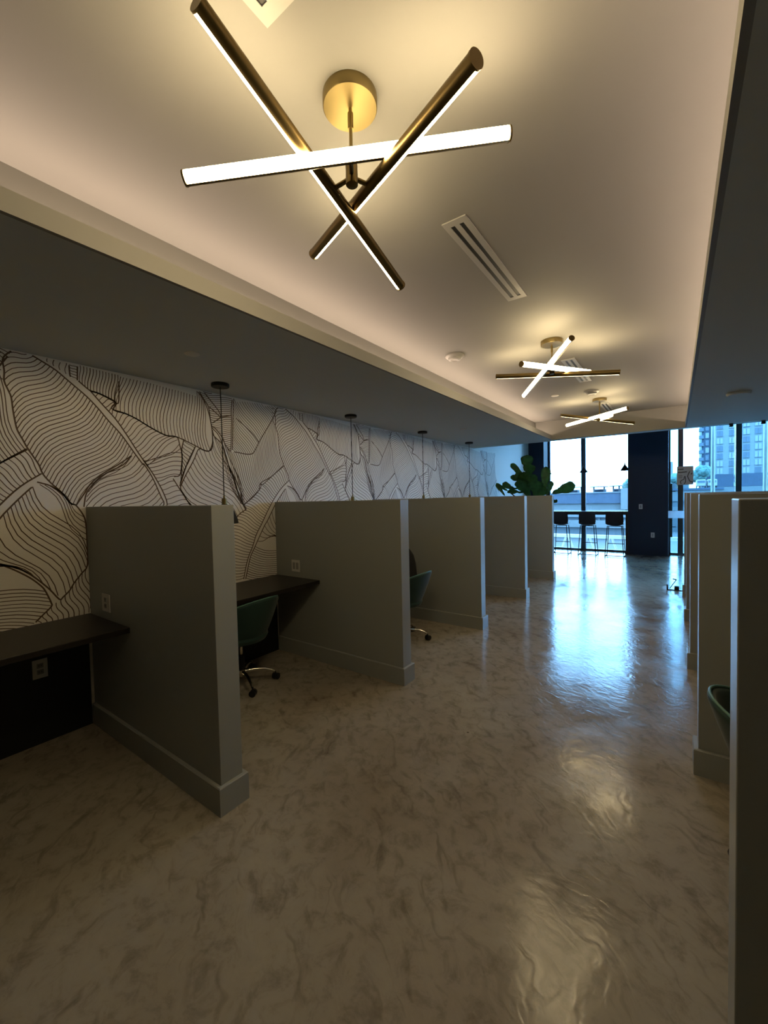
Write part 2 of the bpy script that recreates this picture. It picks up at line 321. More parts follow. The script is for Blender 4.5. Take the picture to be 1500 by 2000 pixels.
for a, b, n, bow, ba, bb, gm in MURAL:
    if ba: LINES.append((smooth_line(a), .0092))
    if b is None: continue
    if bb: LINES.append((smooth_line(b), .0092))
    A, B = resample(a, n), resample(b, n, gm)
    for (p, ta), (q, tb) in zip(A, B):
        d = q-p; L = d.length
        if L < .01: continue
        tt = ta-d*(ta.dot(d)/L/L)
        if tt.length > .05: tt.normalize()
        sc = .06 if bow == 0 else .03
        LINES.append(([p+d*(i/8)+tt*L*(bow*.8*math.sin(PI*i/8)+sc*math.sin(2*PI*i/8)) for i in range(9)], random.uniform(.0044, .0060)))
bm = bmesh.new(); box(bm, XW-.1, XW, YB, 11.64, 0, ZH, 0)
def ribbon(P, wd, sh):
    prev = None
    for i, p in enumerate(P):
        d = (P[min(i+1, len(P)-1)]-P[max(i-1, 0)])
        if d.length < 1e-6: continue
        d.normalize(); nn = Vector((-d.y, d.x, 0))*wd/2
        y, z = p.x+sh, p.y
        ok = -2.9 < y < 9.3 and .74 < z < 2.487
        cur = (Vector((XW+.0007, y+nn.x, z+nn.y)), Vector((XW+.0007, y-nn.x, z-nn.y))) if ok else None
        if prev and cur:
            f = bm.faces.new([bm.verts.new(v) for v in (prev[0], prev[1], cur[1], cur[0])]); f.material_index = 1
        prev = cur
for k in range(-2, 4):
    for P, wd in LINES: ribbon(P, wd, k*TILE)
me = bpy.data.meshes.new('wall_left'); bm.to_mesh(me); bm.free(); me.materials.append(M['mural']); me.materials.append(M['ink'])
wl = bpy.data.objects.new('wall_left', me); COL.objects.link(wl); struct(wl, 'cream wall mural of banana leaves drawn in brown lines')
struct(boxo('wall_right', (XR, XR+.1, YB, YE+.2, 0, ZH), M['wall']))
struct(boxo('wall_rear', (XW-.1, XR+.1, YB-.1, YB, 0, ZH), M['wall']))
struct(boxo('wall_far_left', (XW-.1, -2.935, 11.641, 12.3, 0, ZH), M['dark_wall']), 'narrow navy wall at the left of the big window')
struct(boxo('wall_far_middle', (-.965, -.15, 11.72, 12.3, 0, ZH), M['dark_wall'], bev=.003), 'navy black wall between the two windows')
struct(boxo('wall_far_right', (4.0, 4.1, YE+.2, 12.3, 0, ZH), M['dark_wall']))
# windows: panes are parts
def window(name, x0, x1, mull):
    o = bpy.data.objects.new(name, None); COL.objects.link(o); o.location = (0, YF, 0); struct(o)
    bm = bmesh.new(); box(bm, x0, x1, -.05, .05, 0, .045); box(bm, x0, x1, -.05, .05, ZH-.05, ZH); box(bm, x0, x0+.04, -.05, .05, .045, ZH-.05); box(bm, x1-.04, x1, -.05, .05, .045, ZH-.05)
    link('window_frame', bm, M['frame'], o)
    for m_ in mull: boxo('mullion', (m_-.052, m_+.052, -.06, .06, .045, ZH-.05), M['frame'], o)
    xs = [x0+.04]+[v for m_ in mull for v in (m_-.052, m_+.052)]+[x1-.04]
    for a, b in zip(xs[::2], xs[1::2]): boxo('pane', (a, b, -.006, .006, .045, ZH-.05), M['glass'], o)
window('window_1', -2.935, -.965, [-2.041])
window('window_2', -.15, 4.0, [.085, 1.143, 2.3])
# frameless glass partition with a door, level with the end of the lowered ceiling
o = bpy.data.objects.new('door_1', None); COL.objects.link(o); o.location = (-.1, 7.74, 0); struct(o, 'frameless glass door with a long pull handle')
boxo('pane', (0, .78, -.006, .006, .012, ZS-.004), M['door_glass'], o)
boxo('frosted_band', (0, .78, -.0105, -.0065, 1.122, 1.234), M['frost'], o)
bm = bmesh.new(); tube(bm, [(.04, .05, .82), (.04, .05, 1.655)], .013, 14)
for z in (.985, 1.535): tube(bm, [(.04, .007, z), (.04, .05, z)], .008, 10)
tube(bm, [(.04, .02, .985), (.095, .02, .985)], .006, 8); tube(bm, [(.04, .02, 1.535), (.095, .02, 1.535)], .006, 8)
autosmooth(link('pull_handle', bm, M['black'], o))
boxo('bottom_rail', (0, .78, -.012, .012, 0, .012), M['frame'], o)
boxo('patch_fitting', (.08, .14, -.02, .02, .012, .07), M['black'], o, .003)
boxo('bumper', (-.018, .0, -.02, .02, 0, .085), M['black'], o, .003)
bm = bmesh.new(); tube(bm, [(.02, .05, .012), (.105, .05, .155)], .006, 8); tube(bm, [(.06, .05, .17), (.11, .05, .155)], .009, 8)
autosmooth(link('kick_stop', bm, M['black'], o))
o = bpy.data.objects.new('window_3', None); COL.objects.link(o); o.location = (.69, 7.74, 0); struct(o, 'frameless glass panel beside the glass door')
boxo('pane', (.004, .94, -.006, .006, .012, ZS-.004), M['door_glass'], o)
boxo('frosted_band', (.004, .94, -.0105, -.0065, 1.122, 1.234), M['frost'], o)
boxo('bottom_rail', (.004, .94, -.012, .012, 0, .012), M['frame'], o)
for x in (.642, .985):
    tag(boxo('glass_clamp', (x-.022, x+.022, 7.715, 7.765, 2.445, ZS), M['black'], bev=.003), 'small black clamp holding the glass panel at the ceiling, %s of the two' % ('left' if x < .8 else 'right'), 'clamp', 'ceiling clamps of the glass panel')

# ------------------------------------------------------------------ cubicle partitions
T, BB, HB = .1227, .0204, .1397
def partition(y, side, label, group):
    t = thing('partition', label, 'partition', (XW if side < 0 else XR, y, 0), 0, group)
    L = 1.5297
    x0, x1 = (0.0, L) if side < 0 else (-L, 0.0)
    if side < 0: x0 = .0015
    boxo('panel', (x0, x1, 0, T, 0, ZT), M['partition'], t, .0025)
    bm = bmesh.new(); q = -side
    e, w0 = (x1, x0+.02) if side < 0 else (x0, x1)
    out = [(w0, -BB), (e+q*BB, -BB), (e+q*BB, T+BB), (w0, T+BB), (w0, T+.0005), (e+q*.0005, T+.0005), (e+q*.0005, -.0005), (w0, -.0005)]
    lo = [bm.verts.new((x, y_, 0)) for x, y_ in out]; hi = [bm.verts.new((x, y_, HB-.004)) for x, y_ in out]
    ins = [(w0, -BB+.004), (e+q*(BB-.004), -BB+.004), (e+q*(BB-.004), T+BB-.004), (w0, T+BB-.004)]+out[4:]
    tp = [bm.verts.new((x, y_, HB)) for x, y_ in ins]
    for i in range(8):
        j = (i+1) % 8
        bm.faces.new((lo[i], lo[j], hi[j], hi[i])); bm.faces.new((hi[i], hi[j], tp[j], tp[i]))
    for r_ in (tp, lo):
        for i, j, k, l in ((0, 1, 6, 7), (1, 2, 5, 6), (2, 3, 4, 5)): bm.faces.new((r_[i], r_[j], r_[k], r_[l]))
    link('baseboard', bm, M['partition'], t)
    return t
LY = [1.1147, 2.7619, 4.4185, 6.0814, 7.7273]
LL = ['grey-green cubicle partition nearest on the left, with a wall plate above the desk',
      'second grey-green partition on the left, behind the first office chair',
      'third grey-green partition on the left, behind the chair with the black bag',
      'fourth grey-green partition on the left side of the aisle',
      'farthest grey-green partition on the left, in front of the fig plant']
for y, l in zip(LY, LL): partition(y, -1, l, 'cubicle partitions on the left')
RY = [1.0657, 2.7373, 4.3589, 5.98, 7.53]
RL = ['grey-green partition nearest on the right, cut by the photo edge',
      'second grey-green partition on the right, behind the green chair there',
      'third grey-green partition on the right side of the aisle',
      'fourth grey-green partition on the right side of the aisle',
      'farthest grey-green partition on the right, beside the glass door']
for y, l in zip(RY, RL): partition(y, 1, l, 'cubicle partitions on the right')

# ------------------------------------------------------------------ desks
DX = .612
def desk(y0, y1, label):
    t = thing('desk', label, 'desk', (XW, y0, 0), 0, 'wall desks in the cubicles')
    boxo('desktop', (.002, DX, .002, y1-y0-.002, .735, .77), M['desk'], t, .003)
    boxo('back_panel', (.002, .022, .024, y1-y0-.024, 0.0, .734), M['black_panel'], t)
    return t
desk(-.41, LY[0], 'dark brown wall desk in the nearest cubicle, at the left photo edge')
desk(LY[0]+T, LY[1], 'dark brown wall desk behind the first green office chair')
desk(LY[1]+T, LY[2], 'dark brown wall desk mostly hidden behind the second left partition')

# wall plates
def plate(name, loc, rz, wd, ht, label, cat, kind):
    t = thing(name, label, cat, loc, rz, 'wall plates')
    boxo('cover_plate', (-wd/2, wd/2, -.006, 0, -ht/2, ht/2), M['wall_plate'], t, .002)
    if kind == 'rocker':
        n = 2 if wd > .1 else 1
        for i in range(n):
            c = (i-(n-1)/2)*.046; boxo('rocker', (c-.016, c+.016, -.009, -.0062, -.033, .033), M['vent'], t, .001)
    else:
        for z in (-.02, .02):
            bm = bmesh.new(); box(bm, -.017, .017, -.0085, -.0062, z-.0145, z+.0145, bev=.001)
            box(bm, -.008, -.005, -.0092, -.0086, z-.003, z+.006, 1); box(bm, .005, .008, -.0092, -.0086, z-.003, z+.006, 1)
            link('socket', bm, [M['vent'], M['black']], t)
    return t
plate('outlet', (-3.059, LY[0]-.0002, .879), 0, .116, .116, 'white double wall plate on the nearest left partition above the desk', 'wall plate', 'socket')
plate('outlet', (-3.048, LY[1]-.0002, .881), 0, .116, .116, 'white double wall plate on the second left partition above the desk', 'wall plate', 'rocker')
plate('outlet', (XW+.0222, .817, .485), PI/2, .078, .122, 'grey outlet on the black panel under the nearest desk', 'outlet', 'socket')
plate('outlet', (-.70, 11.7198, 1.185), 0, .075, .12, 'white upper wall plate on the navy wall between windows', 'wall plate', 'rocker')
plate('outlet', (-.455, 11.7198, .50), 0, .075, .12, 'white lower outlet on the navy wall between windows', 'outlet', 'socket')

# ------------------------------------------------------------------ ceiling luminaires
LUM = [((-.860, 1.066), [((-.891, .563, 2.665), (-.992, 1.55, 2.465)), ((-.381, .934, 2.535), (-1.298, 1.334, 2.609)), ((-1.216, .706, 2.514), (-.425, 1.300, 2.645))],
        'large brass three-tube ceiling light nearest the viewer'),
       ((-.857, 3.690), [((-.621, 3.258, 2.657), (-1.199, 4.058, 2.489)), ((-.960, 3.194, 2.526), (-.640, 4.136, 2.624)), ((-1.346, 3.721, 2.624), (-.373, 3.827, 2.501))],
        'middle brass three-tube ceiling light, beyond the long air vent'),
       ((-.857, 6.340), [((-.501, 6.011, 2.590), (-1.322, 6.568, 2.546)), ((-1.311, 6.142, 2.631), (-.481, 6.664, 2.493)), ((-.800, 5.848, 2.461), (-.767, 6.827, 2.659))],
        'farthest brass three-tube ceiling light near the windows')]
def half_tube(bm, a, b, out, r, lo, hi, seg):
    d = (b-a).normalized(); n = (out-d*out.dot(d)).normalized(); s = d.cross(n)
    ra = []; rb = []
    for i in range(seg+1):
        an = lo+(hi-lo)*i/seg; v = (n*math.cos(an)+s*math.sin(an))*r
        ra.append(bm.verts.new(a+v)); rb.append(bm.verts.new(b+v))
    for i in range(seg): bm.faces.new((ra[i], ra[i+1], rb[i+1], rb[i]))
    bm.faces.new((ra[-1], ra[0], rb[0], rb[-1])); bm.faces.new(ra); bm.faces.new(rb[::-1])
for (cx, cy), tubes_, lab in LUM:
    t = thing('ceiling_light', lab, 'ceiling light', (cx, cy, ZC), 0, 'three-tube ceiling lights')
    latheo('canopy', [(0, 0), (.087, 0), (.0875, -.003), (.0875, -.033), (.085, -.036), (0, -.036)], M['brass'], t, 48)
    tubeo('stem', [(0, 0, -.036), (0, 0, -.20)], .0055, M['brass'], t)
    tubeo('swivel', [(0, 0, -.05), (0, 0, -.10)], .009, M['brass'], t)
    latheo('hub', [(0, -.195), (.010, -.195), (.019, -.205), (.0195, -.215), (.0195, -.276), (.017, -.278), (0, -.278)], M['bronze'], t, 24)
    for a, b in tubes_:
        a = Vector(a)-Vector((cx, cy, ZC)); b = Vector(b)-Vector((cx, cy, ZC)); d = (b-a).normalized()
        k = -(a.x*d.x+a.y*d.y)/(d.x*d.x+d.y*d.y); m_ = a+d*k
        out = Vector((m_.x, m_.y, 0)).normalized()
        bm = bmesh.new(); half_tube(bm, a, b, out, .0205, math.radians(82), math.radians(278), 20); tb = autosmooth(link('tube', bm, M['bronze'], t))
        bm = bmesh.new(); half_tube(bm, a+d*.002, b-d*.002, out, .0207, math.radians(-80), math.radians(80), 16); autosmooth(link('diffuser', bm, M['tube'], tb))
        for e, s in ((a, -1), (b, 1)): tubeo('end_cap', [e, e+d*.006*s], .0220, M['bronze'], tb, 24)
        nn = (out-d*out.dot(d)).normalized()
        tubeo('arm', [(0, 0, -.252), m_-nn*.012], .0075, M['bronze'], t)

# ------------------------------------------------------------------ vents and small ceiling fittings
def vent(y0, y1, lab):
    t = thing('ceiling_vent', lab, 'air vent', (-.8505, (y0+y1)/2, ZC), 0, 'slot air vents in the ceiling tray')
    h = (y1-y0)/2; W = .061; z0, z1 = -.006, -.0004; xs = [-W, -.033, -.012, .012, .033, W]
    bm = bmesh.new(); e = h-.04
    for a, b in ((-W, -.033), (-.012, .012), (.033, W)): box(bm, a, b, -e, e, z0, z1)
    box(bm, -W, W, -h, -e, z0, z1); box(bm, -W, W, e, h, z0, z1)
    link('vent_frame', bm, M['vent'], t)
    for a, b in ((-.033, -.012), (.012, .033)): boxo('slot', (a, b, -e, e, -.0022, -.0006), M['black_panel'], t)
vent(-.20, .779, 'slot air vent cut off by the top edge of the photo')
vent(1.80, 2.755, 'long white slot air vent right of the nearest ceiling light')
vent(4.276, 5.245, 'white slot air vent behind the middle ceiling light')
vent(6.674, 7.45, 'farthest slot air vent above the last ceiling light')
def disc(name, loc, prof, m, lab, cat, group=None):
    o = latheo(name, prof, m, None, 32); o.location = loc; tag(o, lab, cat, group)
SD = [(0, 0), (.085, 0), (.086, -.012), (.078, -.02), (.062, -.024), (.056, -.040), (.036, -.046), (.032, -.043), (0, -.043)]
disc('smoke_detector', (-1.66, 3.497, ZC), SD, M['vent'], 'white round smoke detector by the left side of the ceiling tray', 'smoke detector', 'smoke detectors')
disc('smoke_detector', (-.873, 5.80, ZC), SD, M['vent'], 'white round smoke detector in front of the farthest ceiling light', 'smoke detector', 'smoke detectors')
SP = [(0, 0), (.046, 0), (.047, -.004), (.042, -.007), (0, -.007)]
disc('sprinkler_cover', (-2.557, 1.481, ZS), SP, M['wall_plate'], 'small flat sprinkler cover on the grey ceiling, nearest the viewer', 'sprinkler cover', 'sprinkler covers')
disc('sprinkler_cover', (-2.481, 5.477, ZS), SP, M['wall_plate'], 'small flat sprinkler cover on the grey ceiling, farther along', 'sprinkler cover', 'sprinkler covers')
disc('sprinkler_cover', (-1.297, 5.735, ZC), SP, M['wall_plate'], 'tiny white sprinkler cover in the ceiling tray', 'sprinkler cover', 'sprinkler covers')
disc('ceiling_speaker', (.500, 5.358, ZS), [(0, 0), (.097, 0), (.098, -.012), (.088, -.026), (0, -.028)], M['soffit'], 'round grey ceiling speaker on the right grey ceiling', 'speaker')

# ------------------------------------------------------------------ pendants over the desks
def pendant_desk(x, y, lab):
    t = thing('pendant_lamp', lab, 'pendant lamp', (x, y, ZS), 0, 'black pendant lamps above the left desks')
    latheo('canopy', [(0, 0), (.068, 0), (.07, -.004), (.07, -.024), (.066, -.028), (0, -.028)], M['black'], t)
    tubeo('cord', [(0, 0, -.028), (.001, 0, -.45), (0, 0, -.92)], .0042, M['cord'], t, 8)
    latheo('socket', [(0, -.915), (.007, -.915), (.009, -.935), (.020, -.942), (.021, -.985), (.014, -.992), (0, -.992)], M['brass'], t, 20)
    z = -.985
    prof = [(.018, z), (.040, z-.012), (.062, z-.035), (.078, z-.062), (.092, z-.095), (.102, z-.13), (.107, z-.16),
            (.1045, z-.16), (.099, z-.13), (.089, z-.095), (.075, z-.062), (.059, z-.038), (.038, z-.016), (.016, z-.005)]
    latheo('shade', prof, M['black'], t, 40)
    latheo('bulb', [(0, z-.015), (.012, z-.02), (.013, z-.05), (.028, z-.075), (.03, z-.09), (.02, z-.11), (0, z-.118)], M['white_plastic'], t, 20)
for (x, y), l in zip([(-3.040, 1.993), (-3.055, 3.664), (-3.034, 5.267), (-3.019, 6.896)],
        ['black pendant lamp nearest the viewer, hanging above the first left partition', 'black pendant lamp second from the viewer along the mural',
         'black pendant lamp third from the viewer along the mural', 'black pendant lamp farthest away, just before the bluish wall']):
    pendant_desk(x, y, l)
def pendant_far(x, y, lab):
    t = thing('pendant_lamp', lab, 'pendant lamp', (x, y, ZH), 0, 'cone pendant lamps above the window counter')
    tubeo('cord', [(0, 0, 0), (0, 0, 2.27-ZH)], .003, M['black'], t, 8)
    z = 2.28-ZH
    latheo('shade', [(0, z), (.010, z), (.014, z-.045), (.10, z-.185), (.1, z-.195), (.095, z-.19), (.01, z-.06)], M['black'], t, 36)
for x, l in ((-1.99, 'dark cone pendant lamp in front of the window mullion'), (-1.05, 'dark cone pendant lamp at the edge of the navy wall'), (-2.90, 'dark cone pendant lamp above the right leaves of the fig plant')):
    pendant_far(x, 11.92, l)
# ------------------------------------------------------------------ office chairs
def shell(bm, th, z0, top, r0, r1, nth=36, nv=12, thick=.028):
    def surf(i, j, off):
        a = -th+2*th*i/nth; v = j/nv; zt = top(a); z = z0+(zt-z0)*v
        h = (z-z0)/(top(0)-z0)
        r = (r0+(r1-r0)*max(0, h)**.75)+off*(1 if 0 < j else .6)
        return Vector((r*math.cos(a), r*.98*math.sin(a), z+(0 if j < nv else 0)))
    G = {}
    for s, off in ((0, 0), (1, thick)):
        for i in range(nth+1):
            for j in range(nv+1): G[s, i, j] = bm.verts.new(surf(i, j, off))
    for i in range(nth):
        for j in range(nv):
            bm.faces.new((G[0, i, j], G[0, i+1, j], G[0, i+1, j+1], G[0, i, j+1])); bm.faces.new((G[1, i, j+1], G[1, i+1, j+1], G[1, i+1, j], G[1, i, j]))
        bm.faces.new((G[0, i, nv], G[0, i+1, nv], G[1, i+1, nv], G[1, i, nv])); bm.faces.new((G[1, i, 0], G[1, i+1, 0], G[0, i+1, 0], G[0, i, 0]))
    for j in range(nv):
        bm.faces.new((G[0, 0, j+1], G[1, 0, j+1], G[1, 0, j], G[0, 0, j])); bm.faces.new((G[0, nth, j], G[1, nth, j], G[1, nth, j+1], G[0, nth, j+1]))
    return [(G[0, i, nv].co+G[1, i, nv].co)/2+Vector((0, 0, .002)) for i in range(nth+1)]
def office_chair(loc, rz, lab, spin=0.0):
    t = thing('office_chair', lab, 'chair', loc, rz, 'green swivel chairs')
    th = math.radians(112)
    top = lambda a: .515+.243*(.5+.5*math.cos(min(PI, abs(a)*1.25)))**.8
    bm = bmesh.new(); rim = shell(bm, th, .375, top, .150, .312)
    s = link('backrest', bm, M['velvet'], t, True); md = s.modifiers.new('sub', 'SUBSURF'); md.levels = 1; md.render_levels = 1
    tubeo('piping', rim, .0055, M['piping'], s, 8)
    latheo('seat', [(0, .375), (.15, .372), (.205, .385), (.222, .415), (.215, .45), (.18, .468), (0, .475)], M['velvet'], t, 40)
    tubeo('gas_lift', [(0, 0, .10), (0, 0, .25)], .024, M['black'], t); 
    tubeo('piston', [(0, 0, .25), (0, 0, .372)], .014, M['chrome'], t)
    latheo('hub', [(0, .075), (.034, .075), (.038, .09), (.034, .125), (.024, .13), (0, .13)], M['chrome'], t)
    boxo('seat_plate', (-.09, .09, -.07, .07, .350, .373), M['black'], t, .004)
    for k in range(5):
        a = spin+k*2*PI/5; c, s_ = math.cos(a), math.sin(a)
        P = [(r*c, r*s_, z) for r, z in ((.02, .105), (.10, .112), (.18, .104), (.235, .086), (.265, .066))]
        lg = tubeo('leg', P, [.019, .016, .0135, .0115, .010], M['chrome'], t, 12)
        bm = bmesh.new(); cx, cy = .275*c, .275*s_; b = a+.9
        d = Vector((-math.sin(b), math.cos(b), 0)); w_ = Vector((cx, cy, .0265))
        for o1, o2 in ((-.024, -.005), (.005, .024)): tube(bm, [w_+d*o1, w_+d*o2], .0265, 18)
        tube(bm, [w_+Vector((0, 0, .01)), w_+Vector((-.008*c, -.008*s_, .045))], .007, 8)
        tube(bm, [w_-d*.026, w_+d*.026], .008, 8)
        autosmooth(link('caster', bm, M['black_plastic'], lg))
    return t
office_chair((-2.955, 2.045, 0), .05, 'green velvet swivel chair tucked under the desk in the second left cubicle', -.37)
office_chair((-2.410, 3.675, 0), 0.0, 'green velvet swivel chair holding a black bag, in the third left cubicle', .44)
office_chair((.432, 1.985, 0), PI+.12, 'green velvet swivel chair half hidden behind the nearest right partition', .508)

# black bag on the second chair
t = thing('backpack', 'black rounded bag standing on the seat of the chair in the third left cubicle', 'bag', (-2.40, 3.72, .477), .1)
bm = bmesh.new(); n = 24; rings = []
for z, sy, sx in ((0, .16, .075), (.05, .175, .09), (.18, .200, .10), (.32, .185, .09), (.42, .15, .075), (.49, .09, .045), (.515, .03, .015)):
    rings.append([bm.verts.new((sx*math.copysign(abs(math.cos(q))**.7, math.cos(q)), sy*math.copysign(abs(math.sin(q))**.7, math.sin(q)), z)) for q in [2*PI*i/n for i in range(n)]])
for a, b in zip(rings, rings[1:]):
    for i in range(n): bm.faces.new((a[i], a[(i+1) % n], b[(i+1) % n], b[i]))
bm.faces.new(rings[0]); bm.faces.new(rings[-1]); link('bag_body', bm, M['bag'], t, True)
tubeo('carry_handle', [(0, -.04, .495), (0, -.03, .53), (0, .03, .53), (0, .04, .495)], .006, M['bag'], t, 8)
for s in (-1, 1): tubeo('shoulder_strap', [(-.05, s*.06, .44), (-.12, s*.07, .36), (-.125, s*.075, .18), (-.075, s*.08, .06)], .011, M['bag'], t, 8)

# ------------------------------------------------------------------ fiddle-leaf fig
t = thing('potted_fig', 'green fiddle-leaf fig with large leaves behind the farthest left partition', 'plant', (-2.45, 8.75, 0))
latheo('pot', [(0, 0), (.13, 0), (.16, .02), (.2, .38), (.205, .42), (.19, .42), (.185, .38), (0, .37)], M['pot'], t, 36)
T0 = Vector((-2.45, 8.75, 0))
sts = [[(0, 0, .37), (.02, .0, .9), (-.05, .02, 1.4), (-.07, .02, 1.9), (-.08, 0, 2.12)],
       [(0, 0, .6), (.12, -.02, 1.1), (.28, .02, 1.45), (.34, .0, 1.72)],
       [(0, .02, .7), (-.12, .04, 1.2), (-.35, 0, 1.5), (-.50, .0, 1.62)],
       [(-.04, .02, 1.3), (-.15, .0, 1.65), (-.26, .0, 1.92)]]
bm = bmesh.new()
for s in sts: tube(bm, s, [.016-.002*i for i in range(len(s))], 8)
autosmooth(link('stem', bm, M['stem'], t))
def leaf(base, tip, wd, face=(0, -1, .1), cup=.12):
    b, e = Vector(base)-T0, Vector(tip)-T0; d = e-b; L = d.length; d.normalize()
    f = Vector(face); f = (f-d*f.dot(d)).normalized(); s = d.cross(f)
    bm = bmesh.new(); n = 12; m_ = 6; rows = []
    for i in range(n+1):
        u = i/n; hw = wd/2*(.05 if i == 0 else (.25+.75*math.sin(PI*min(1, u)*.62)**1.3)*(1-max(0, (u-.72)/.28)**2.4)**.5+.02)
        if u > .18 and u < .42: hw *= .86
        row = []
        for j in range(m_+1):
            v = j/m_*2-1
            wav = .012*math.sin(u*17+j)*abs(v)
            row.append(bm.verts.new(b+d*L*u+s*hw*v+f*(-cup*wd*(1-v*v)*.5-.25*L*cup*math.sin(PI*u)*-1+wav)))
        rows.append(row)
    for r0, r1 in zip(rows, rows[1:]):
        for j in range(m_): bm.faces.new((r0[j], r0[j+1], r1[j+1], r1[j]))
    bmesh.ops.solidify(bm, geom=list(bm.faces), thickness=.003)
    return link('leaf', bm, M['leaf'], t, True)
Y = 8.75
LV = [((-2.53, Y, 2.02), (-2.53, Y-.05, 2.36), .21, (0, -1, 0)), ((-2.50, Y, 1.92), (-2.46, Y-.12, 2.16), .20, (.2, -1, 0)),
      ((-2.62, Y, 1.95), (-2.87, Y-.05, 2.20), .10, (0, -1, .3)), ((-2.66, Y, 1.88), (-2.80, Y+.02, 2.14), .09, (.5, -1, 0)),
      ((-2.62, Y, 1.80), (-2.86, Y-.1, 1.93), .10, (0, -1, .5)), ((-2.56, Y, 1.70), (-2.72, Y-.15, 2.0), .16, (0, -1, 0)),
      ((-2.95, Y, 1.62), (-3.20, Y, 1.77), .07, (0, -1, .4)), ((-3.02, Y, 1.52), (-3.19, Y-.05, 1.80), .08, (.3, -1, 0)),
      ((-2.80, Y, 1.62), (-3.05, Y-.05, 1.80), .11, (0, -1, .6)), ((-2.72, Y, 1.66), (-2.98, Y-.1, 1.70), .12, (0, -.5, 1)),
      ((-2.60, Y, 1.58), (-2.92, Y-.15, 1.60), .14, (0, -.6, 1)), ((-2.48, Y, 1.62), (-2.56, Y-.2, 2.0), .24, (0, -1, 0)),
      ((-2.40, Y, 1.60), (-2.42, Y-.2, 1.95), .20, (.3, -1, 0)), ((-2.50, Y, 1.50), (-2.62, Y-.25, 1.85), .26, (-.2, -1, 0)),
      ((-2.36, Y, 1.50), (-2.32, Y-.2, 1.82), .24, (.2, -1, .1)), ((-2.30, Y, 1.46), (-2.18, Y-.1, 1.70), .20, (0, -1, .2)),
      ((-2.20, Y, 1.56), (-2.16, Y, 2.10), .15, (.3, -1, 0)), ((-2.16, Y, 1.50), (-2.05, Y, 1.80), .10, (.8, -1, 0)),
      ((-2.05, Y, 1.55), (-1.60, Y-.05, 1.70), .20, (0, -1, .5)), ((-2.20, Y, 1.42), (-1.93, Y-.1, 1.37), .12, (0, -.6, 1)),
      ((-2.46, Y, 1.40), (-2.2, Y-.25, 1.30), .2, (0, -.8, 1)), ((-2.55, Y, 1.30), (-2.85, Y-.2, 1.25), .2, (0, -.8, 1)),
      ((-2.46, Y, 1.10), (-2.15, Y-.1, 1.20), .18, (0, -.8, 1)), ((-2.52, Y, 1.00), (-2.80, Y+.1, 1.12), .18, (0, -.8, 1))]
for b, e, wd, f in LV: leaf(b, e, wd*1.22, f)

# ------------------------------------------------------------------ counter and stools at the window
t = thing('counter', 'dark window counter with bar stools along it', 'counter', (-2.93, 11.66, 0))
boxo('counter_top', (0, 1.963, 0, .46, .985, 1.07), M['black_panel'], t, .003)
boxo('end_panel', (1.915, 1.963, .02, .46, 0, .985), M['black_panel'], t)
boxo('end_panel', (0, .048, .02, .46, 0, .985), M['black_panel'], t)
def bar_stool(loc, lab):
    t = thing('bar_stool', lab, 'stool', loc, 0, 'bar stools at the window counter')
    bm = bmesh.new(); n = 10; rows = []
    prof = [(-.205, 1.085, .150), (-.200, 1.06, .178), (-.190, .96, .188), (-.178, .85, .192), (-.155, .775, .188), (-.10, .745, .186), (0, .742, .19), (.10, .745, .19), (.17, .752, .18), (.195, .748, .16)]
    for y, z, hw in prof:
        rows.append([bm.verts.new((hw*(j/n*2-1), y+.05*abs(j/n*2-1)**2*(1 if z > .8 else .0), z+(.03*abs(j/n*2-1)**3 if z < .8 else 0))) for j in range(n+1)])
    for a, b in zip(rows, rows[1:]):
        for j in range(n): bm.faces.new((a[j], a[j+1], b[j+1], b[j]))
    bmesh.ops.solidify(bm, geom=list(bm.faces), thickness=.012)
    s = link('seat_shell', bm, M['stool'], t, True)
    for sx in (-1, 1):
        for y0, y1 in ((-.13, -.20), (.14, .20)):
            tubeo('leg', [(sx*.15, y0, .735), (sx*.19, y1*.95, .12), (sx*.20, y1, .012)], .009, M['black'], t, 10)
    for sx in (-1, 1): tubeo('runner', [(sx*.20, -.20, .009), (sx*.20, .20, .009)], .009, M['black'], t, 8)
    tubeo('footrest', [(-.185, .185, .28), (.185, .185, .28)], .009, M['black'], t, 8)
    tubeo('brace', [(-.199, -.20, .02), (.199, -.20, .02)], .009, M['black'], t, 8)
    boxo('under_plate', (-.15, .15, -.13, .15, .722, .735), M['black'], t)
    return t
s0 = bar_stool((-1.80, 11.33, 0), 'brown shell bar stool in the middle of the row at the window')
dup(s0, (-1.205, 11.33, 0), .0, 'brown shell bar stool nearest the navy wall')
dup(s0, (-2.43, 11.33, 0), .0, 'brown shell bar stool partly hidden by the farthest left partition')

# ------------------------------------------------------------------ notice on the glass door
t = thing('notice', 'grey square notice with line drawing stuck on the glass door', 'sign', (.110, 7.7325, 1.772))
boxo('sheet', (-.101, .101, -.0012, .0012, -.140, .140), M['sign'], t)
bm = bmesh.new()
def stroke(pts, r):
    for a, b in zip(pts, pts[1:]):
        a = Vector((a[0], 0, a[1])); b = Vector((b[0], 0, b[1])); d = (b-a).normalized(); n = Vector((-d.z, 0, d.x))*r; a -= d*r*.5; b += d*r*.5
        bm.faces.new([bm.verts.new(v+Vector((0, -.0017, 0))) for v in (a+n, a-n, b-n, b+n)])
def SX(x, y): return ((x-595)/345*.101, -(y-830)/390*.140)
stroke([SX(*p) for p in ((785, 670), (740, 760), (695, 870), (735, 960), (790, 1080), (905, 1110), (920, 1160))], .0055)
stroke([SX(*p) for p in ((560, 1190), (610, 1110), (615, 960), (590, 860), (560, 910), (555, 985), (430, 1040), (395, 1100), (430, 1180))], .0050)
